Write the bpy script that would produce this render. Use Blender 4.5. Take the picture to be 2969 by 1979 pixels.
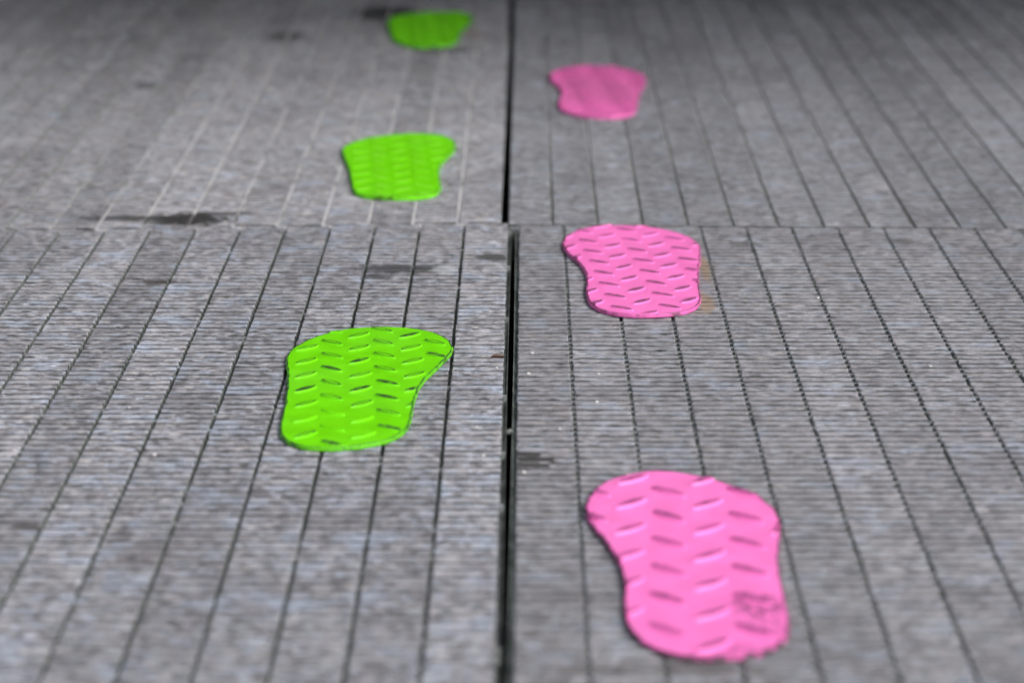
import bpy, bmesh, math, random
from mathutils import Vector, Matrix

# ------------------------------------------------------------------ scene, camera, light
sc = bpy.context.scene
for o in list(bpy.data.objects):
    bpy.data.objects.remove(o)
COL = sc.collection
sc.render.engine = 'CYCLES'
sc.render.resolution_x, sc.render.resolution_y = 1024, 682

CAM_H, PITCH, YAW = 0.488, math.radians(14.674), math.radians(0.303)
cd = bpy.data.cameras.new('camera')
cam = bpy.data.objects.new('camera', cd)
COL.objects.link(cam)
cam.location = (0, 0, CAM_H)
cam.rotation_euler = (math.radians(90) - PITCH, 0, YAW)
cd.sensor_width, cd.lens = 36.0, 100.92
cd.clip_start, cd.clip_end = 0.02, 1500
cd.dof.use_dof = True
cd.dof.focus_distance = 1.92
cd.dof.aperture_fstop = 6.0
cd.dof.aperture_blades = 9
sc.camera = cam

SUN_EL, SUN_AZ = math.radians(43), math.radians(128)   # azimuth clockwise from +Y: light from the right, a little behind the camera
world = bpy.data.worlds.new('World')
sc.world = world
world.use_nodes = True
wn, wl = world.node_tree.nodes, world.node_tree.links
bg = wn['Background']
sky = wn.new('ShaderNodeTexSky')
sky.sky_type = 'NISHITA'
sky.sun_disc = False
sky.sun_elevation, sky.sun_rotation = SUN_EL, SUN_AZ
sky.air_density, sky.dust_density, sky.ozone_density = 1.0, 4.0, 1.0
hs = wn.new('ShaderNodeHueSaturation')
hs.inputs['Saturation'].default_value = 0.4
wl.new(sky.outputs[0], hs.inputs['Color'])
wl.new(hs.outputs[0], bg.inputs['Color'])
bg.inputs['Strength'].default_value = 0.10

sd = bpy.data.lights.new('sun', 'SUN')
sd.energy, sd.angle, sd.color = 1.5, math.radians(20), (1.0, 0.975, 0.95)
sun = bpy.data.objects.new('sun', sd)
COL.objects.link(sun)
sdir = Vector((math.sin(SUN_AZ) * math.cos(SUN_EL), math.cos(SUN_AZ) * math.cos(SUN_EL), math.sin(SUN_EL)))
sun.rotation_euler = sdir.to_track_quat('Z', 'Y').to_euler()
sun.location = sdir * 6

sc.view_settings.view_transform = 'Standard'
sc.view_settings.look = 'None'
sc.view_settings.gamma = 1
sc.view_settings.use_curve_mapping = False
sc.view_settings.exposure = 0.78

# ------------------------------------------------------------------ helpers
def mesh_obj(name, verts, faces, mats, parent=None, midx=None, smooth=False):
    me = bpy.data.meshes.new(name)
    me.from_pydata(verts, [], faces)
    for m in mats:
        me.materials.append(m)
    if midx:
        me.polygons.foreach_set('material_index', midx)
    if smooth:
        me.polygons.foreach_set('use_smooth', [True] * len(me.polygons))
    me.update()
    return link(name, me, parent)

def link(name, data, parent=None):
    o = bpy.data.objects.new(name, data)
    COL.objects.link(o)
    if parent:
        o.parent = parent
    return o

def tag(o, label=None, category=None, group=None, kind=None):
    for k, v in (('label', label), ('category', category), ('group', group), ('kind', kind)):
        if v:
            o[k] = v
    return o

def box(x0, x1, y0, y1, z0, z1):
    v = [(x0, y0, z0), (x1, y0, z0), (x1, y1, z0), (x0, y1, z0), (x0, y0, z1), (x1, y0, z1), (x1, y1, z1), (x0, y1, z1)]
    f = [(0, 3, 2, 1), (4, 5, 6, 7), (0, 1, 5, 4), (1, 2, 6, 5), (2, 3, 7, 6), (3, 0, 4, 7)]
    return v, f

class NT:
    """small node-tree writer"""
    def __init__(s, name):
        s.m = bpy.data.materials.new(name)
        s.m.use_nodes = True
        s.t = s.m.node_tree
        s.b = s.t.nodes['Principled BSDF']
        s.pos = s.t.nodes.new('ShaderNodeNewGeometry').outputs['Position']
    def n(s, typ, ins=None, **kw):
        d = s.t.nodes.new(typ)
        for k, v in kw.items():
            setattr(d, k, v)
        for k, v in (ins or {}).items():
            if hasattr(v, 'links') or isinstance(v, bpy.types.NodeSocket):
                s.t.links.new(v, d.inputs[k])
            else:
                d.inputs[k].default_value = v
        return d
    def math(s, op, a, b=0.0, clamp=False):
        return s.n('ShaderNodeMath', {0: a, 1: b}, operation=op, use_clamp=clamp).outputs[0]
    def vmul(s, v, k):
        return s.n('ShaderNodeVectorMath', {0: v, 1: k}, operation='MULTIPLY').outputs[0]
    def vadd(s, v, k):
        return s.n('ShaderNodeVectorMath', {0: v, 1: k}, operation='ADD').outputs[0]
    def noise(s, v, scale=1.0, detail=3.0, rough=0.55, dist=0.0):
        return s.n('ShaderNodeTexNoise', {'Vector': v, 'Scale': scale, 'Detail': detail, 'Roughness': rough, 'Distortion': dist}).outputs[0]
    def ramp(s, v, a, b, lo=0.0, hi=1.0):
        return s.n('ShaderNodeMapRange', {'Value': v, 'From Min': a, 'From Max': b, 'To Min': lo, 'To Max': hi}, interpolation_type='SMOOTHSTEP').outputs[0]
    def mix(s, f, a, b, blend='MIX'):
        d = s.t.nodes.new('ShaderNodeMix')
        d.data_type, d.blend_type = 'RGBA', blend
        for k, v in ((0, f), (6, a), (7, b)):
            if isinstance(v, bpy.types.NodeSocket):
                s.t.links.new(v, d.inputs[k])
            else:
                d.inputs[k].default_value = v if k == 0 else (*v, 1)
        return d.outputs[2]
    def out(s, col, rough=0.6, spec=0.4, bump=None, bstr=0.4, bdist=0.001):
        for k, v in (('Base Color', col), ('Roughness', rough), ('Specular IOR Level', spec)):
            if isinstance(v, bpy.types.NodeSocket):
                s.t.links.new(v, s.b.inputs[k])
            else:
                s.b.inputs[k].default_value = (*v, 1) if k == 'Base Color' else v
        if bump is not None:
            bn = s.n('ShaderNodeBump', {'Height': bump, 'Strength': bstr, 'Distance': bdist})
            s.t.links.new(bn.outputs[0], s.b.inputs['Normal'])
        return s.m

# ------------------------------------------------------------------ materials of the floor
# (centre x, centre y, half x, half y, colour, strength, square?)
STAINS = [
    (-0.272, 2.246, 0.037, 0.026, (.035, .033, .033), 1.0, 0),
    (-0.328, 2.250, 0.032, 0.012, (.045, .043, .042), .85, 0),
    (-0.248, 2.268, 0.032, 0.008, (.045, .043, .042), .85, 0),
    (-0.271, 3.215, 0.022, 0.040, (.05, .05, .052), .7, 0),
    (-0.387, 2.885, 0.014, 0.022, (.05, .05, .052), .7, 0),
    (-0.094, 2.076, 0.038, 0.016, (.06, .06, .065), .9, 0),
    (-0.060, 2.072, 0.011, 0.016, (.46, .48, .52), .6, 0),
    (-0.110, 2.050, 0.014, 0.008, (.06, .06, .065), .8, 0),
    (-0.268, 2.033, 0.016, 0.008, (.05, .042, .038), .9, 0),
    (0.0010, 1.6040, .0066, .0039, (.050, .047, .047), .95, 1),
    (0.0055, 1.5929, .0108, .0039, (.050, .047, .047), .95, 1),
    (0.0038, 1.5818, .0092, .0039, (.055, .052, .052), .95, 1),
    (-0.270, 1.469, 0.010, 0.008, (.06, .055, .055), .8, 0),
    (-0.026, 2.114, 0.014, 0.014, (.06, .06, .06), .9, 0),
    (0.1325, 2.080, 0.0040, 0.050, (.30, .22, .15), .75, 0),
    (0.127, 1.972, 0.0065, 0.030, (.31, .225, .15), .75, 0),
    (0.122, 1.945, 0.009, 0.009, (.30, .25, .19), .5, 0),
    (-0.168, 3.400, 0.045, 0.070, (.03, .03, .034), .95, 0),
    (-0.095, 3.115, 0.040, 0.020, (.05, .05, .05), .7, 0),
    (-0.060, 3.235, 0.014, 0.030, (.30, .22, .17), .5, 0),
    (0.168, 2.16, 0.012, 0.012, (.09, .09, .09), .6, 0),
    (0.29, 2.17, 0.013, 0.012, (.09, .09, .09), .6, 0),
    (-0.20, 1.42, 0.02, 0.03, (.12, .10, .10), .35, 0),
    (0.03, 1.36, 0.03, 0.012, (.10, .09, .09), .45, 0),
    (0.06, 1.26, 0.05, 0.010, (.10, .085, .08), .5, 0),
]

def slat_material(name, tint, stains, amp=1.0):
    """weathered composite: fibres across the slat, pale and blue-grey flakes, stains; amp scales the mottling"""
    t = NT(name)
    P = t.pos
    big = t.noise(P, 9, 3)                                         # decimetre patches
    blot = t.noise(t.vmul(P, (1.0, .55, 1)), 110, 4, .6, .3)        # 1 cm mottling
    fib = t.noise(t.vmul(P, (120, 520, 200)), 1, 5, .65, .9)        # fibres lying across the slat
    fin = t.noise(t.vmul(P, (420, 1100, 300)), 1, 3, .6)
    vor = t.n('ShaderNodeTexVoronoi', {'Vector': t.vmul(P, (190, 420, 100)), 'Scale': 1.0, 'Randomness': 1.0})
    vsep = t.n('ShaderNodeSeparateColor', {'Color': vor.outputs['Color']})
    base = t.mix(t.ramp(blot, .36, .64), tuple((1 - .36 * amp) * c for c in tint), tuple((1 + .18 * amp) * c for c in tint))
    base = t.mix(t.ramp(vsep.outputs[0], .62, .95, 0, .75 * amp), base, (.36, .40, .48))
    base = t.mix(t.ramp(vsep.outputs[1], .78, .98, 0, .70 * amp), base, (.42, .405, .40))
    base = t.mix(t.ramp(vsep.outputs[2], .76, 1.0, 0, .85 * amp), base, (.10, .098, .105))
    base = t.mix(t.ramp(big, .50, .72, 0, .55), base, (.178, .174, .196))
    base = t.mix(t.ramp(big, .46, .28, 0, .40), base, (.36, .35, .37))
    pat = t.noise(t.vadd(P, (3.1, 7.7, 0)), 30, 4, .65)
    base = t.mix(t.ramp(pat, .52, .66, 0, .70 * amp), base, (.33, .375, .46))
    base = t.mix(t.ramp(pat, .42, .28, 0, .35 * amp), base, (.225, .217, .238))
    f = t.math('ADD', t.math('MULTIPLY', t.ramp(fib, .30, .70), .66 * amp), t.math('MULTIPLY', t.ramp(fin, .3, .7), .46 * amp))
    f = t.math('ADD', f, 1.0 - .55 * amp)
    rnd = t.n('ShaderNodeObjectInfo').outputs['Random']
    f = t.math('MULTIPLY', f, t.n('ShaderNodeMapRange', {'Value': rnd, 'To Min': .86, 'To Max': 1.12}).outputs[0])
    base = t.mix(1.0, base, t.n('ShaderNodeCombineColor', {0: f, 1: f, 2: f}).outputs[0], 'MULTIPLY')
    lite = t.math('MULTIPLY', t.ramp(fib, .64, .76), t.ramp(fin, .48, .66))
    base = t.mix(t.math('MULTIPLY', lite, .8), base, (.66, .67, .70))
    wv = t.n('ShaderNodeTexNoise', {'Vector': P, 'Scale': 180.0, 'Detail': 4.0}).outputs['Color']
    wv = t.n('ShaderNodeVectorMath', {0: wv, 1: (.5, .5, .5)}, operation='SUBTRACT').outputs[0]
    for (cx, cy, hx, hy, col, st, sq) in stains:
        d = t.vadd(P, (-cx, -cy, 0))
        d = t.vmul(d, (1 / hx, 1 / hy, 0))
        d = t.vadd(d, t.vmul(wv, (.7, .7, 0) if sq else (1.9, 1.5, 0)))
        if sq:
            ab = t.n('ShaderNodeVectorMath', {0: d}, operation='ABSOLUTE').outputs[0]
            sx = t.n('ShaderNodeSeparateXYZ', {0: ab})
            r = t.math('MAXIMUM', sx.outputs[0], sx.outputs[1])
            mk = t.ramp(r, .92, 1.1, st, 0)
        else:
            r = t.n('ShaderNodeVectorMath', {0: d}, operation='LENGTH').outputs['Value']
            mk = t.ramp(r, .62, 1.15, st, 0)
        base = t.mix(mk, base, col)
    h = t.math('ADD', t.math('MULTIPLY', fib, 1.0), t.math('MULTIPLY', fin, .5))
    h = t.math('ADD', h, t.math('MULTIPLY', blot, .5))
    return t.out(base, .62, .35, h, .55, .0012)

M_SLAT = slat_material('weathered_slat', (.287, .280, .305), STAINS, 1.1)
M_SLAT_RIB = slat_material('weathered_slat_ribbed', (.278, .270, .290), STAINS, .70)
M_SLAT_PALE = slat_material('weathered_slat_pale', (.330, .320, .335), STAINS, .9)
M_SLAT_COOL = slat_material('weathered_slat_cool', (.255, .255, .280), STAINS, .7)

def slat_wall_material(name, a, b):
    t = NT(name)
    n1 = t.noise(t.pos, 200, 4)
    c = t.mix(t.ramp(n1, .35, .7), a, b)
    return t.out(c, .6, .3, n1, .3, .0005)
M_GROOVE_SHADE = slat_wall_material('groove_shade_green', (.026, .031, .030), (.065, .072, .070))  # groove shade put into the colour so the ridges stand out
M_SIDE = slat_wall_material('slot_wall_grey_green', (.13, .15, .142), (.24, .26, .25))

def base_material(name, a, b, s):
    t = NT(name)
    n1 = t.noise(t.pos, s, 5)
    c = t.mix(t.ramp(n1, .35, .68), a, b)
    return t.out(c, .8, .2, n1, .4, .001)
def slot_floor(name, kind):
    t = NT(name)
    n1 = t.noise(t.pos, 60, 5)
    n2 = t.noise(t.pos, 16, 4, .65)
    c = t.mix(t.ramp(n1, .35, .68), (.13, .145, .14), (.27, .27, .265))
    if kind:
        xyz = t.n('ShaderNodeSeparateXYZ', {0: t.pos})
        # dust trodden in: along the gap on the left panel, away from the joint on the right one
        d = t.ramp(xyz.outputs[0], -.44, -.30) if kind == 'left' else t.ramp(xyz.outputs[1], 2.32, 2.65)
        d = t.math('MULTIPLY', d, t.ramp(n2, .30, .54))
        c = t.mix(d, c, (.54, .53, .545) if kind == 'left' else (.44, .43, .43))
        if kind == 'left':
            e = t.vmul(t.vadd(t.pos, (.275, -2.247, 0)), (1 / .050, 1 / .024, 0))
            c = t.mix(t.ramp(t.n('ShaderNodeVectorMath', {0: e}, operation='LENGTH').outputs['Value'], .7, 1.2, .85, 0), c, (.045, .043, .042))
    return t.out(c, .8, .2, n1, .4, .001)
M_BASE, M_DUSTY, M_MIXED = slot_floor('slot_floor', None), slot_floor('slot_floor_dusty', 'left'), slot_floor('slot_floor_part_dusty', 'right')
M_STEEL = base_material('edge_steel', (.10, .125, .115), (.26, .29, .275), 90)
M_STEELD = base_material('edge_steel_dark', (.035, .042, .040), (.11, .12, .115), 90)
M_VOID = base_material('subfloor', (.010, .008, .008), (.035, .022, .018), 30)
M_GROUND = base_material('ground_asphalt', (.04, .04, .042), (.06, .06, .06), 12)

# ------------------------------------------------------------------ floor: panels of ridged slats
RP = 0.0111            # ridge pitch
TH = 0.030             # panel thickness

def slat_mesh(name, w, y0, y1, depth, rng, segs=6, jit=1.0, phase=0.0, top=None, bridge=0.0):
    """one slat with cross ridges; x 0..w, top z 0. Returns mesh."""
    k0 = math.floor((y0 - phase) / RP) - 1
    k1 = math.ceil((y1 - phase) / RP) + 1
    prof = []
    for k in range(k0, k1 + 1):
        b = phase + k * RP
        prof += [(b + .0004, -.0026, 0), (b + .0006, -.00025, 1), (b + .0009, 0.0, 2),
                 (b + .0050, 0.0, 3), (b + .0085, 0.0, 2), (b + .0088, -.00025, 1), (b + .0090, -.0026, 0)]
    prof = [(max(y0, min(y1, y)), z, c) for (y, z, c) in prof]
    pp = [prof[0]]
    for p in prof[1:]:
        if p[0] > pp[-1][0] + 1e-6:
            pp.append(p)
    xs = [w * i / segs for i in range(segs + 1)]
    xs = [0, .0007] + xs[1:-1] + [w - .0007, w]
    nx = len(xs)
    V, F, MI = [], [], []
    for j, (y, z, c) in enumerate(pp):
        end = y <= y0 + 1e-6 or y >= y1 - 1e-6
        for i, x in enumerate(xs):
            edge = i in (0, nx - 1)
            zz = z + (rng.gauss(0, .00013) * jit if c else rng.gauss(0, .0002) * jit) - (.0005 if edge and c > 1 else 0)
            yy = y if end else y + rng.gauss(0, .00022) * jit * (1 if c < 3 else 0)
            if c in (1, 2) and rng.random() < .05 * jit:
                zz -= rng.random() * .0009
            xx = x + (rng.gauss(0, .00022) * jit if edge else 0)
            if edge and rng.random() < .05 * jit:
                xx += (.0006 if i == 0 else -.0006) * rng.random()
            V.append((xx, yy, min(zz, .00012)))
    n = len(pp)
    for j in range(n - 1):
        for i in range(nx - 1):
            a = j * nx + i
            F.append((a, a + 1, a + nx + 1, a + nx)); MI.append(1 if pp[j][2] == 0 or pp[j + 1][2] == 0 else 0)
    # side walls and ends
    o = len(V)
    for j, (y, z, c) in enumerate(pp):
        V.append((0, y, -depth)); V.append((w, y, -depth))
    for j in range(n - 1):
        F.append((j * nx, (j + 1) * nx, o + 2 * (j + 1), o + 2 * j)); MI.append(2)
        F.append((j * nx + nx - 1, o + 2 * j + 1, o + 2 * (j + 1) + 1, (j + 1) * nx + nx - 1)); MI.append(2)
    F.append(tuple([o, o + 1] + [nx - 1 - i for i in range(nx)])); MI.append(0)
    e = (n - 1) * nx
    F.append(tuple([o + 2 * n - 1, o + 2 * n - 2] + [e + i for i in range(nx)])); MI.append(0)
    # the groove floor carries on across the slot as a small web
    if bridge:
        for k in range(k0, k1 + 1):
            g0, g1 = phase + k * RP - .0018, phase + k * RP + .0005
            if g0 < y0 + .002 or g1 > y1 - .002 or rng.random() > bridge:
                continue
            zt = -.0009 - rng.random() * .0004
            bv, bf = box(w - .0004, w + SLOT + .0004, g0, g1, -depth, zt)
            q = len(V)
            V += bv
            F += [tuple(i + q for i in ff_) for ff_ in bf]
            MI += [1, 0, 2, 1, 1, 1]
    me = bpy.data.meshes.new(name)
    me.from_pydata(V, [], F)
    me.materials.append(top or M_SLAT); me.materials.append(M_GROOVE_SHADE); me.materials.append(M_SIDE)
    me.polygons.foreach_set('material_index', MI)
    me.update()
    return me

SLOT = 0.0023
NS = 28
JL = lambda x: 2.2365 + (x + .02) * .075        # joint line of the left column
JR = lambda x: 2.2285 - (x + .0075) * .034      # joint line of the right column

fv, ff = box(-4.2, 4.2, -.9, 7.3, -.075, -.050)
floor = mesh_obj('floor', fv, ff, [M_VOID])
tag(floor, 'grey slatted floor of ridged panels', None, None, 'structure')

def panel(edge, side, pitch, y0f, y1f, base_mat, depth, steel, ledge, kind, seed, pool=None, phase=0.0, bridge=0.0, top=None):
    """edge: x of the panel side along the centre gap; side -1 runs to the left, +1 to the right"""
    rng = random.Random(seed)
    width = NS * pitch - SLOT
    xa, xb = (edge - width, edge) if side < 0 else (edge, edge + width)
    ya, yb = max(y0f(xa), y0f(xb)), min(y1f(xa), y1f(xb))
    # base plate follows the skewed joint
    ins = ledge
    v = []
    for z in (-TH, -depth):
        v += [(xa + .001, y0f(xa) + .0012, z), (xb - .001, y0f(xb) + .0012, z), (xb - .001, y1f(xb) - .0012, z), (xa + .001, y1f(xa) - .0012, z)]
    f = [(0, 3, 2, 1), (4, 5, 6, 7), (0, 1, 5, 4), (1, 2, 6, 5), (2, 3, 7, 6), (3, 0, 4, 7)]
    pn = mesh_obj('panel', v, f, [base_mat], floor)
    # angle strip along the centre gap
    if ledge:
        x0, x1 = (xb - .0012, xb + ledge) if side < 0 else (xa - ledge, xa + .0012)
        s0, s1 = y0f(edge) + .002, y1f(edge) - .002
        vv, fc = box(x0, x1, s0, s1, -TH, -.0050)
        lip = (x1 - .0006, x1) if side < 0 else (x0, x0 + .0006)
        v2, f2 = box(lip[0], lip[1], s0 + .001, s1 - .001, -.0056, -.0036)
        fc = fc + [tuple(i + 8 for i in q) for q in f2]
        mesh_obj('edge_strip', vv + v2, fc, [steel], pn)
    if kind == 'joined':
        V, F, MI = [], [], []
        for i in range(NS):
            x0 = xb - i * pitch - (pitch - SLOT) if side < 0 else xa + i * pitch
            me = pool[i % len(pool)]
            o = len(V)
            V += [(p.co.x + x0, p.co.y + ya, p.co.z) for p in me.vertices]
            F += [tuple(q + o for q in p.vertices) for p in me.polygons]
            MI += [p.material_index for p in me.polygons]
        tag(mesh_obj('slats', V, F, [M_SLAT, M_GROOVE_SHADE, M_SIDE], pn, MI), kind='stuff')
        return pn
    for i in range(NS):
        w = pitch - SLOT
        x0 = xb - i * pitch - w if side < 0 else xa + i * pitch
        xm = x0 + w / 2
        if kind == 'unique':
            me = slat_mesh('slat', w, y0f(xm) + .001, y1f(xm) - .001, depth + .0006, rng, 6, 1.0, phase, top, bridge if i < NS - 1 or side < 0 else 0)
            s = link('slat', me, pn)
            s.location = (x0, 0, rng.gauss(0, .00012))
        else:
            s = link('slat', pool[rng.randrange(len(pool))], pn)
            s.location = (x0, y0f(xm) + .001, .0005 + rng.gauss(0, .00012))
    return pn

rs = random.Random(5)
YA, YB = (lambda x: 1.2330), (lambda x: 1.2305)
shift = lambda f, d: (lambda x: f(x) + d)
# near row
panel(-.0152, -1, .0353, YA, JL, M_BASE, .0065, M_STEELD, .0029, 'unique', 1, phase=.0021, bridge=.10)
panel(-.0058, +1, .0360, YA, JR, M_BASE, .0028, M_STEEL, .0029, 'unique', 2, phase=.0003, bridge=.93, top=M_SLAT_RIB)
# middle row and the row behind it
poolL = [slat_mesh('slat', .0356 - SLOT, 0, 1.0, .0022, rs, 4, 1.0, 0.0, M_SLAT_PALE) for _ in range(3)]
poolR = [slat_mesh('slat', .0358 - SLOT, 0, 1.0, .0044, rs, 4, 1.0, 0.0, M_SLAT_COOL) for _ in range(3)]
panel(-.0207, -1, .0356, shift(JL, .001), shift(JL, 1.003), M_DUSTY, .0006, M_STEELD, 0, 'pool', 3, poolL)
panel(-.0143, +1, .0358, shift(JR, .001), shift(JR, 1.003), M_MIXED, .0014, M_STEELD, 0, 'pool', 4, poolR)
panel(-.0222, -1, .0356, shift(JL, 1.006), shift(JL, 2.008), M_DUSTY, .0008, M_STEELD, 0, 'pool', 5, poolL)
panel(-.0148, +1, .0358, shift(JR, 1.006), shift(JR, 2.008), M_MIXED, .0014, M_STEELD, 0, 'pool', 6, poolR)
# panels around them, outside the frame
poolO = [slat_mesh('slat', .0356 - SLOT, 0, .996, .0044, rs, 1, .7) for _ in range(2)]
proto = panel(0, +1, .0356, lambda x: 0.0, lambda x: .998, M_BASE, .0038, M_STEELD, 0, 'joined', 7, poolO)
def copy_panel(x, y, first=[True]):
    if first[0]:
        first[0] = False
        p = proto
    else:
        p = proto.copy(); COL.objects.link(p)
        for ch in [c for c in proto.children]:
            c = ch.copy(); COL.objects.link(c); c.parent = p
    p.location = (x, y, 0)
WP = NS * .0356 + .003
for r, y in enumerate((-.772, .232, 1.234, 2.24, 3.244, 4.248, 5.252)):
    for c in range(-4, 4):
        if c in (-1, 0) and r in (2, 3, 4):
            continue
        copy_panel(-.012 + c * WP + (.004 if c >= 0 else -.012), y + (-.08 if c < -1 and r in (3, 4, 5) else -.045 if c > 0 and r in (3, 4) else 0) + (.012 if r == 5 else 0))

gv = [(-300, -300, -.09), (300, -300, -.09), (300, 300, -.09), (-300, 300, -.09)]
tag(mesh_obj('ground', gv, [(0, 1, 2, 3)], [M_GROUND]), 'dark ground under the slatted floor', None, None, 'structure')

# ------------------------------------------------------------------ footprints of tread plate
FEET = {
 'g1': [[-159, 1819], [-155, 1835], [-150, 1851], [-142, 1866], [-134, 1876], [-128, 1882], [-119, 1888], [-110, 1891], [-100, 1892], [-91, 1892], [-80, 1890], [-70, 1885], [-61, 1876], [-55, 1867], [-51, 1856], [-48, 1842], [-48, 1833], [-50, 1819], [-53, 1805], [-57, 1789], [-61, 1774], [-65, 1760], [-67, 1745], [-69, 1728], [-69, 1712], [-70, 1696], [-70, 1681], [-69, 1665], [-70, 1650], [-73, 1639], [-77, 1629], [-83, 1621], [-90, 1615], [-98, 1610], [-107, 1607], [-116, 1606], [-125, 1606], [-134, 1610], [-140, 1617], [-145, 1626], [-148, 1637], [-148, 1650], [-149, 1667], [-149, 1685], [-149, 1704], [-150, 1725], [-151, 1747], [-153, 1769], [-155, 1789], [-157, 1807]],
 'p2': [[26, 2153], [29, 2170], [33, 2186], [39, 2198], [46, 2207], [54, 2213], [65, 2216], [76, 2216], [87, 2213], [98, 2209], [108, 2202], [117, 2192], [124, 2179], [130, 2164], [133, 2149], [133, 2129], [131, 2105], [128, 2078], [126, 2052], [125, 2030], [124, 2004], [124, 1986], [123, 1969], [122, 1954], [118, 1943], [111, 1935], [103, 1930], [93, 1926], [83, 1925], [73, 1925], [65, 1927], [57, 1932], [51, 1940], [46, 1948], [44, 1958], [42, 1974], [42, 1993], [43, 2015], [44, 2033], [44, 2051], [43, 2068], [39, 2085], [35, 2101], [30, 2119], [27, 2133]],
 'p1': [[31, 1495], [33, 1511], [37, 1529], [43, 1543], [51, 1553], [60, 1559], [70, 1563], [78, 1565], [82, 1562], [91, 1557], [99, 1553], [107, 1546], [115, 1538], [122, 1527], [130, 1515], [134, 1501], [137, 1488], [137, 1473], [136, 1455], [133, 1433], [131, 1413], [129, 1394], [129, 1376], [129, 1358], [129, 1341], [129, 1326], [128, 1309], [126, 1295], [122, 1285], [116, 1278], [108, 1272], [100, 1269], [91, 1267], [81, 1267], [72, 1268], [65, 1273], [58, 1281], [53, 1292], [49, 1306], [47, 1321], [48, 1338], [49, 1358], [50, 1376], [49, 1392], [47, 1410], [44, 1430], [40, 1447], [35, 1462], [32, 1477]],
 'g2': [[-167, 2532], [-165, 2548], [-161, 2559], [-154, 2573], [-146, 2585], [-137, 2593], [-126, 2601], [-114, 2605], [-102, 2606], [-91, 2608], [-81, 2605], [-73, 2593], [-67, 2579], [-64, 2561], [-63, 2542], [-65, 2520], [-70, 2498], [-74, 2477], [-76, 2459], [-76, 2436], [-75, 2413], [-73, 2390], [-72, 2365], [-72, 2346], [-74, 2334], [-80, 2325], [-87, 2320], [-96, 2317], [-107, 2317], [-118, 2319], [-127, 2320], [-136, 2324], [-142, 2331], [-145, 2343], [-147, 2362], [-149, 2387], [-151, 2412], [-155, 2441], [-158, 2468], [-162, 2492], [-165, 2513]],
 'p3': [[21, 2922], [23, 2945], [28, 2963], [36, 2980], [45, 2992], [57, 2998], [70, 2998], [82, 2994], [94, 2988], [104, 2979], [112, 2964], [118, 2947], [123, 2930], [123, 2912], [120, 2887], [116, 2858], [112, 2830], [110, 2803], [108, 2776], [107, 2750], [105, 2727], [103, 2711], [97, 2702], [88, 2696], [77, 2692], [66, 2694], [56, 2699], [46, 2705], [38, 2714], [32, 2730], [29, 2746], [29, 2766], [30, 2786], [34, 2803], [35, 2827], [34, 2847], [31, 2868], [27, 2890], [23, 2904]],
 'g3': [[-165, 3324], [-161, 3348], [-153, 3362], [-143, 3372], [-133, 3379], [-119, 3389], [-105, 3397], [-91, 3394], [-77, 3389], [-68, 3380], [-64, 3363], [-63, 3334], [-65, 3306], [-70, 3283], [-74, 3260], [-76, 3233], [-76, 3202], [-76, 3176], [-77, 3155], [-82, 3140], [-91, 3132], [-104, 3125], [-117, 3125], [-130, 3130], [-140, 3142], [-148, 3159], [-152, 3189], [-155, 3228], [-158, 3264], [-161, 3296]],
}

def smooth_outline(pts, n=110):
    """closed Catmull-Rom, lightly relaxed, resampled by arc length"""
    P = [Vector((x / 1000, y / 1000)) for x, y in pts]
    for _ in range(2):
        P = [(P[i - 1] + 2 * P[i] + P[(i + 1) % len(P)]) / 4 for i in range(len(P))]
    Q = []
    m = len(P)
    for i in range(m):
        a, b, c, d = P[i - 1], P[i], P[(i + 1) % m], P[(i + 2) % m]
        for k in range(8):
            t = k / 8
            Q.append(.5 * ((2 * b) + (c - a) * t + (2 * a - 5 * b + 4 * c - d) * t * t + (3 * b - a - 3 * c + d) * t ** 3))
    L = [0]
    for i in range(len(Q)):
        L.append(L[-1] + (Q[(i + 1) % len(Q)] - Q[i]).length)
    R, j = [], 0
    for k in range(n):
        s = L[-1] * k / n
        while L[j + 1] < s:
            j += 1
        t = (s - L[j]) / max(1e-9, L[j + 1] - L[j])
        R.append(Q[j % len(Q)].lerp(Q[(j + 1) % len(Q)], t))
    ar = sum(R[i - 1].x * R[i].y - R[i].x * R[i - 1].y for i in range(n))
    return R if ar > 0 else R[::-1]

def inside(p, poly):
    r = False
    for i in range(len(poly)):
        a, b = poly[i - 1], poly[i]
        if (a.y > p.y) != (b.y > p.y) and p.x < (b.x - a.x) * (p.y - a.y) / (b.y - a.y) + a.x:
            r = not r
    return r

def offset(poly, d):
    n = len(poly)
    o = []
    for i in range(n):
        t = (poly[(i + 1) % n] - poly[i - 1]).normalized()
        o.append(poly[i] + Vector((-t.y, t.x)) * d)      # inward for a counter-clockwise outline
    return o

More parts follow.
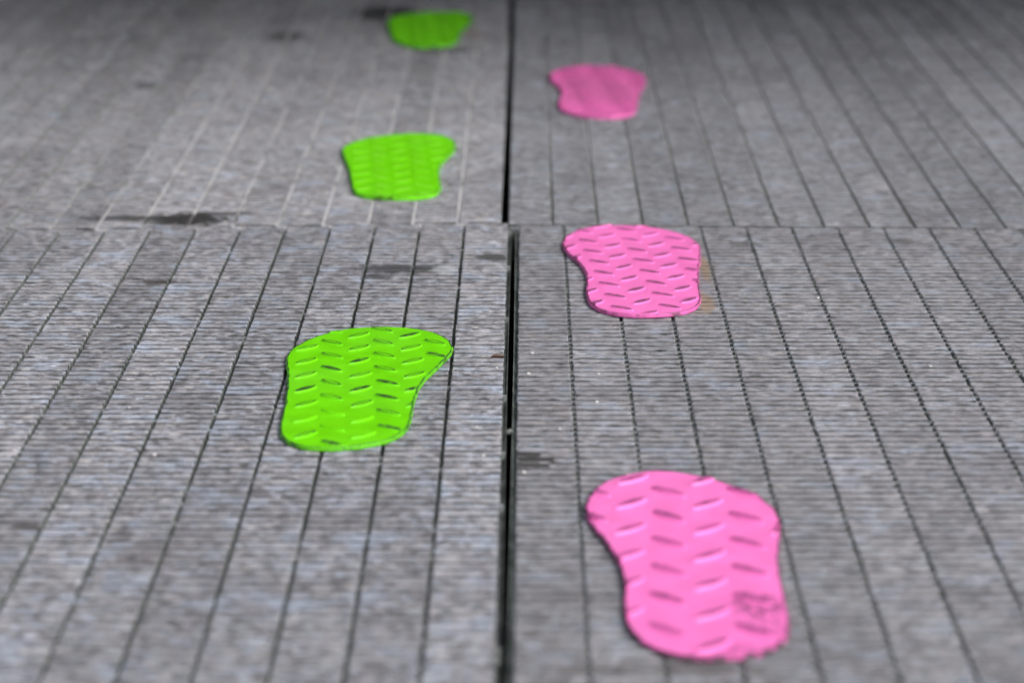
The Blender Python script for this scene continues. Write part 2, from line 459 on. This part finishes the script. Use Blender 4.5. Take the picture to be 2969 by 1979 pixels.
def paint(name, col, dirt, dirt_amount, spots=(), spec=.25):
    t = NT(name)
    P = t.pos
    n1 = t.noise(P, 60, 4, .6)
    n2 = t.noise(t.vmul(P, (1, .5, 1)), 420, 4, .65)
    n3 = t.noise(P, 14, 2)
    c = t.mix(t.ramp(n1, .3, .75), tuple(x * .90 for x in col), tuple(min(x * 1.04, .96) for x in col))
    c = t.mix(t.ramp(n3, .40, .75, 0, .18), c, tuple(min(1, x * .9 + .05) for x in col))
    c = t.mix(t.math('MULTIPLY', t.ramp(n2, .63, .75), t.ramp(n1, .45, .7, 0, dirt_amount)), c, dirt)
    wv = t.n('ShaderNodeTexNoise', {'Vector': P, 'Scale': 210.0, 'Detail': 4.0}).outputs['Color']
    wv = t.n('ShaderNodeVectorMath', {0: wv, 1: (.5, .5, .5)}, operation='SUBTRACT').outputs[0]
    gate = t.ramp(t.noise(t.vmul(P, (1, .5, 1)), 300, 4, .6), .44, .56)
    for (cx, cy, hx, hy, dc, st) in spots:
        d = t.vmul(t.vadd(P, (-cx, -cy, 0)), (1 / hx, 1 / hy, 0))
        d = t.vadd(d, t.vmul(wv, (1.6, 1.6, 0)))
        r = t.n('ShaderNodeVectorMath', {0: d}, operation='LENGTH').outputs['Value']
        c = t.mix(t.math('MULTIPLY', t.ramp(r, .5, 1.3, st, 0), gate), c, dc)
    rr = t.ramp(n1, .3, .7, .38, .55)
    return t.out(c, rr, spec, t.math('ADD', n1, t.math('MULTIPLY', n2, .3)), .12, .001)

def chipped(name, col, dark, lo, hi, sc_=160):
    t = NT(name)
    n1 = t.noise(t.pos, sc_, 4, .6)
    return t.out(t.mix(t.ramp(n1, lo, hi), col, dark), .55, .4, n1, .15, .001)

GREEN, PINK = (.155, .64, .003), (.89, .195, .545)
GD, PD = (.03, .055, .025), (.16, .05, .11)
M_GREEN = paint('green_paint', GREEN, (.05, .20, .01), .9, spec=.2)
M_GPALE = chipped('green_bar_highlight', (.24, .70, .045), (.17, .62, .01), .40, .65, 120)  # highlights on the far bars painted as paler green
M_GRIM = chipped('green_chipped_edge', (.10, .45, .005), GD, .38, .48)
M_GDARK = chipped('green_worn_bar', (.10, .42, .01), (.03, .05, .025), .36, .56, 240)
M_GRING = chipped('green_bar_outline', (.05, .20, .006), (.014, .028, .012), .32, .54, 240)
M_GSIDE = chipped('green_side', (.12, .52, .004), (.05, .16, .02), .50, .66, 90)
M_PSIDE = chipped('pink_side', (.74, .14, .43), (.22, .07, .14), .50, .66, 90)
M_PINK = paint('pink_paint', PINK, (.45, .09, .26), .5)
M_PINK1 = paint('pink_paint_soiled', PINK, (.45, .09, .26), .5,
                [(.1140, 1.338, .0135, .021, (.15, .04, .10), .85), (.1180, 1.336, .010, .012, (.15, .04, .10), .8), (.1185, 1.306, .013, .012, (.40, .09, .26), .7),
                 (.0940, 1.277, .016, .013, (.36, .08, .23), .7)])
M_GREEN2 = paint('green_paint_chipped_heel', GREEN, (.05, .20, .01), .6, [(-.1195, 2.317, .011, .011, (.02, .016, .013), 1.0), (-.1195, 2.316, .009, .008, (.02, .016, .013), 1.0), (-.140, 2.325, .006, .006, (.02, .07, .03), .8)], spec=.12)
M_PINK3 = paint('pink_paint_dusty', (.76, .15, .44), (.30, .10, .2), .9, [(.055, 2.86, .030, .060, (.45, .13, .29), .7), (.088, 2.83, .022, .070, (.45, .13, .29), .7), (.045, 2.79, .016, .030, (.45, .13, .29), .6)])
M_PRIM = chipped('pink_chipped_edge', (.55, .10, .32), (.10, .04, .07), .40, .52)
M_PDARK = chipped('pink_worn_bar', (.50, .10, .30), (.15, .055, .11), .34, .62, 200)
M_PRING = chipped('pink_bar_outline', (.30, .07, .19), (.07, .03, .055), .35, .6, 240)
M_PBAR = chipped('pink_bar_dark_mottled', (.58, .11, .35), (.24, .05, .15), .30, .62, 200)  # darker mottled pink on the bar tops
M_PSOFT = paint('pink_bar_paint', (.60, .105, .35), (.35, .08, .2), .8)

def make_foot(name, label, cat, group, outline, lat, mats, styles, zlift=.0007, thick=.0024, bar=1.0, seed=0, tilt=(0, 0), high=.0010, fat=1.0):
    """mats: top paint, side paint, chipped rim. lat: origin, double column step, row step, odd offset, sign of first column"""
    rng = random.Random(seed)
    c0 = sum(outline, Vector((0, 0))) / len(outline)
    ymin = min(p.y for p in outline)
    root = bpy.data.objects.new(name, None)
    COL.objects.link(root)
    root.empty_display_size = .05
    root.location = (c0.x, c0.y, zlift)
    root.rotation_euler = (tilt[0], tilt[1], 0)
    tag(root, label, cat, group)
    loc = [p - c0 + Vector((rng.gauss(0, .00022), rng.gauss(0, .00030))) for p in outline]
    rings = [(loc, 0.0), (loc, thick - .0006), (offset(loc, .0003), thick - .0001), (offset(loc, .0013), thick)]
    n = len(loc)
    V = [(p.x, p.y, z) for ring, z in rings for p in ring]
    F, MI = [], []
    for r in range(3):
        for i in range(n):
            j = (i + 1) % n
            F.append((r * n + i, r * n + j, (r + 1) * n + j, (r + 1) * n + i)); MI.append((1, 1, 2)[r])
    F.append(tuple(range(3 * n, 4 * n))); MI.append(0)
    F.append(tuple(range(n - 1, -1, -1))); MI.append(1)
    pl = mesh_obj('plate', V, F, mats, root, MI)
    clip = offset(loc, .0012)
    o, dc, dr, od, sg = lat
    L, Wd, H = .0106 * bar, .0034 * bar * fat, high * bar
    for i in range(-12, 13):
        for j in range(-24, 25):
            ctr = Vector(o) + Vector(dc) * (i // 2) + Vector(dr) * j + (Vector(od) if i % 2 else Vector((0, 0))) - c0
            if ctr.length > .25:
                continue
            ctr += Vector((rng.gauss(0, .0003), rng.gauss(0, .0003)))
            ang = math.radians(45 * (sg if i % 2 == 0 else -sg)) + math.atan2(dr[0], -dr[1]) * .6 + rng.gauss(0, .03)
            ca, sa = math.cos(ang), math.sin(ang)
            N = 14
            def ring(s, ws):
                out = []
                for k in range(N):
                    a = 2 * math.pi * k / N
                    u = math.cos(a)
                    v = math.sin(a)
                    v = math.copysign(abs(v) ** 1.35, v)
                    out.append(Vector((ctr.x + u * L * s * ca - v * Wd * ws * sa, ctr.y + u * L * s * sa + v * Wd * ws * ca)))
                return out
            base = ring(1.0, 1.0)
            ins = [inside(p, clip) for p in base]
            if sum(ins) < N * .35:
                continue
            cut = not all(ins)
            R = [(base, -.00005), (ring(.89, .70), H), (ring(.71, .38), H * 1.04)]
            vv = []
            for pts, z in R:
                for p in pts:
                    if cut and not inside(p, clip):
                        q = min(clip, key=lambda e: (e - p).length_squared)
                        p = q
                        z2 = min(z, H * .8)
                    else:
                        z2 = z
                    vv.append((p.x, p.y, thick + z2))
            cc = Vector((sum(v[0] for v in vv[2 * N:]) / N, sum(v[1] for v in vv[2 * N:]) / N))
            vv.append((cc.x, cc.y, thick + H * 1.08))
            # object origin at the bar
            vv = [(x - ctr.x, y - ctr.y, z - thick) for x, y, z in vv]
            fc, mi = [], []
            for r in range(2):
                for k in range(N):
                    k2 = (k + 1) % N
                    fc.append((r * N + k, r * N + k2, (r + 1) * N + k2, (r + 1) * N + k)); mi.append(r)
            for k in range(N):
                fc.append((2 * N + k, 2 * N + (k + 1) % N, 3 * N)); mi.append(2)
            fr = (ctr.y + c0.y - ymin) / .29           # 0 heel .. 1 toe
            b = mesh_obj('tread_bar', vv, fc, styles(fr, cut, rng), root, mi)
            b.location = (ctr.x, ctr.y, thick)
    return root

def st_green(fr, cut, rng):
    if cut:
        return [M_GREEN, M_GDARK, M_GDARK] if rng.random() < .8 else [M_GREEN] * 3
    if fr < .30:
        return [M_GREEN, M_GREEN, M_GREEN] if rng.random() < .7 else [M_GREEN, M_GRIM, M_GREEN]
    if rng.random() < .12:
        return [M_GREEN, M_GRING, M_GDARK]
    if rng.random() < .30:
        return [M_GREEN, M_GRIM, M_GREEN]
    return [M_GREEN, M_GRING, M_GREEN]
def st_green_far(fr, cut, rng):
    return [M_GREEN, M_GPALE, M_GPALE]
def st_pink_worn(fr, cut, rng):
    if fr > .8:
        return [M_PINK, M_PDARK, M_PDARK] if rng.random() < .6 else [M_PINK, M_PSOFT, M_PDARK]
    return [M_PINK, M_PRING, M_PDARK]
def st_pink(fr, cut, rng):
    return [M_PINK, M_PBAR, M_PBAR] if rng.random() < .8 else [M_PINK, M_PBAR, M_PSOFT]

def st_pink_dull(fr, cut, rng):
    return [M_PINK3, M_PSOFT, M_PSOFT]

O = {k: smooth_outline(v) for k, v in FEET.items()}
lat_g = lambda ox, oy: ((ox, oy), (.0345, .0002), (.0023, -.0335), (.0178, -.0185), 1)
lat_p = lambda ox, oy: ((ox, oy), (.0336, .0044), (.0032, -.0354), (.0149, .0192), -1)
lat_q = ((.0595, 1.5433), (.0416, -.0006), (-.0021, -.0436), (.0195, -.0226), 1)
G_MATS, P_MATS, P1_MATS = [M_GREEN, M_GSIDE, M_GRIM], [M_PINK, M_PSIDE, M_PRIM], [M_PINK1, M_PRIM, M_PRIM]

make_foot('footprint_plate', 'green tread plate footprint with dark outlined bars beside the wide black gap', 'footprint', 'green footprints', O['g1'], lat_g(-.1453, 1.8323), G_MATS, st_green, seed=11, fat=1.15)
make_foot('footprint_plate', 'green tread plate footprint just beyond the panel joint, dark chip at its heel', 'footprint', 'green footprints', O['g2'], lat_g(-.151, 2.55), [M_GREEN2, M_GREEN2, M_GRIM], st_green_far, seed=12, thick=.0029, high=.0006, fat=1.1)
make_foot('footprint_plate', 'darkest green footprint, lying across the farthest panel joint', 'footprint', 'green footprints', O['g3'], lat_g(-.150, 3.35), G_MATS, st_green_far, seed=13, thick=.0029, high=.0006)
make_foot('footprint_plate', 'pink tread plate footprint with a dark smudge on its heel', 'footprint', 'pink footprints', O['p1'], lat_q, P1_MATS, st_pink, bar=1.25, seed=14, high=.0013, fat=.92)
make_foot('footprint_plate', 'pink footprint with worn purple bars and a rusty stain along its right edge', 'footprint', 'pink footprints', O['p2'], lat_p(.0471, 2.1545), P_MATS, st_pink_worn, seed=15, fat=1.2)
make_foot('footprint_plate', 'dusty pink footprint midway along the panel past the joint', 'footprint', 'pink footprints', O['p3'], lat_p(.046, 2.93), [M_PINK3, M_PINK3, M_PRIM], st_pink_dull, seed=16, thick=.0030)
p4 = [p + Vector((.003, .850)) for p in O['p3']]
make_foot('footprint_plate', 'farthest pink footprint, only its heel edge in view', 'footprint', 'pink footprints', p4, lat_p(.049, 3.780), [M_PINK3, M_PINK3, M_PRIM], st_pink_dull, seed=17, thick=.0030)

# ------------------------------------------------------------------ grit
def grit_material(name, c):
    t = NT(name)
    n1 = t.noise(t.pos, 900, 3)
    return t.out(t.mix(n1, tuple(x * .8 for x in c), c), .6, .3, n1, .3, .0003)
M_WHITE = grit_material('white_grit', (.80, .79, .77))
M_BEAD = grit_material('grey_bead', (.20, .21, .20))

def chip(x, y, s, mat, name, label, cat, group=None, z=0.0, flat=.55, seed=0):
    rng = random.Random(seed)
    bm = bmesh.new()
    bmesh.ops.create_icosphere(bm, subdivisions=2, radius=s)
    for v in bm.verts:
        v.co *= 1 + rng.gauss(0, .10)
        v.co.x *= 1.25
        v.co.z *= flat
    zmin = min(v.co.z for v in bm.verts)
    for v in bm.verts:
        v.co.z -= zmin
    me = bpy.data.meshes.new(name)
    bm.to_mesh(me); bm.free()
    me.materials.append(mat)
    o = link(name, me)
    o.location = (x, y, z)
    o.rotation_euler = (0, 0, rng.random() * 6)
    return tag(o, label, cat, group)

for k, (x, y, s) in enumerate([(.0036, 1.8308, .0011), (.0013, 1.7800, .0011), (-.0194, 1.7951, .0008), (-.0015, 1.5669, .0012), (.0437, 1.7146, .0009), (.0464, 1.7802, .0008), (-.2168, 1.6002, .0011), (-.025, 1.60, .0010), (.2074, 1.9853, .0010), (-.030, 1.66, .0007), (.262, 1.80, .0009), (-.245, 1.70, .0008), (.020, 1.655, .0008)]):
    chip(x, y, s, M_WHITE, 'grit_chip', 'tiny white grit chip lying on the ridged slats', 'grit', 'white grit on the slats', seed=k)

chip(-.0104, 1.6649, .0019, M_BEAD, 'bead', 'small pale bead caught in the black gap between the panels', 'bead', z=-.0062, flat=.9, seed=31)
M_LEAF = grit_material('brown_leaf', (.12, .07, .05))
lv, lf = [], []
for a in range(7):
    u = a / 6
    hw = .0026 * math.sin(math.pi * (.08 + .84 * u)) + .0003
    for q in (-1, 0, 1):
        lv.append((-.0045 + .009 * u, q * hw, .0004 + .0007 * abs(q) * (.4 + u) + .0005 * math.sin(5 * u)))
lv += [(x, y, z - .0003) for x, y, z in lv]
for a in range(6):
    for q in range(2):
        i0 = a * 3 + q
        lf.append((i0, i0 + 3, i0 + 4, i0 + 1)); lf.append((i0 + 21, i0 + 22, i0 + 25, i0 + 24))
leaf = mesh_obj('leaf_fragment', lv, lf, [M_LEAF])
leaf.location = (-.0190, 1.822, .0002)
leaf.rotation_euler = (0, 0, .25)
tag(leaf, 'brown curled leaf fragment at the edge of the black gap', 'leaf')

# ------------------------------------------------------------------ unseen block added past the floor to shade its far end
def blocker_material():
    t = NT('dark_blocker')
    n1 = t.noise(t.pos, 3, 5)
    return t.out(t.mix(n1, (.045, .045, .047), (.075, .073, .07)), .85, .2, n1, .2, .01)
M_BLOCKER = blocker_material()
blocker_y = 4.6
blocker_root = bpy.data.objects.new('shade_blocker', None)
COL.objects.link(blocker_root)
blocker_root.location = (0, blocker_y, -.05)
tag(blocker_root, 'unseen block with a deep overhang, added to shade the far end of the floor', 'shade_blocker')
def bpart(name, x0, x1, y0, y1, z0, z1):
    v, f = box(x0, x1, y0, y1, z0, z1)
    return mesh_obj(name, v, f, [M_BLOCKER], blocker_root)
bpart('blocker_back', -3.2, 3.2, 0, .3, 0, 2.8)
bpart('blocker_overhang', -3.2, 3.2, -2.66, -.002, 1.70, 1.84)
bpart('blocker_cap', -3.25, 3.25, -.05, .35, 2.801, 2.92)
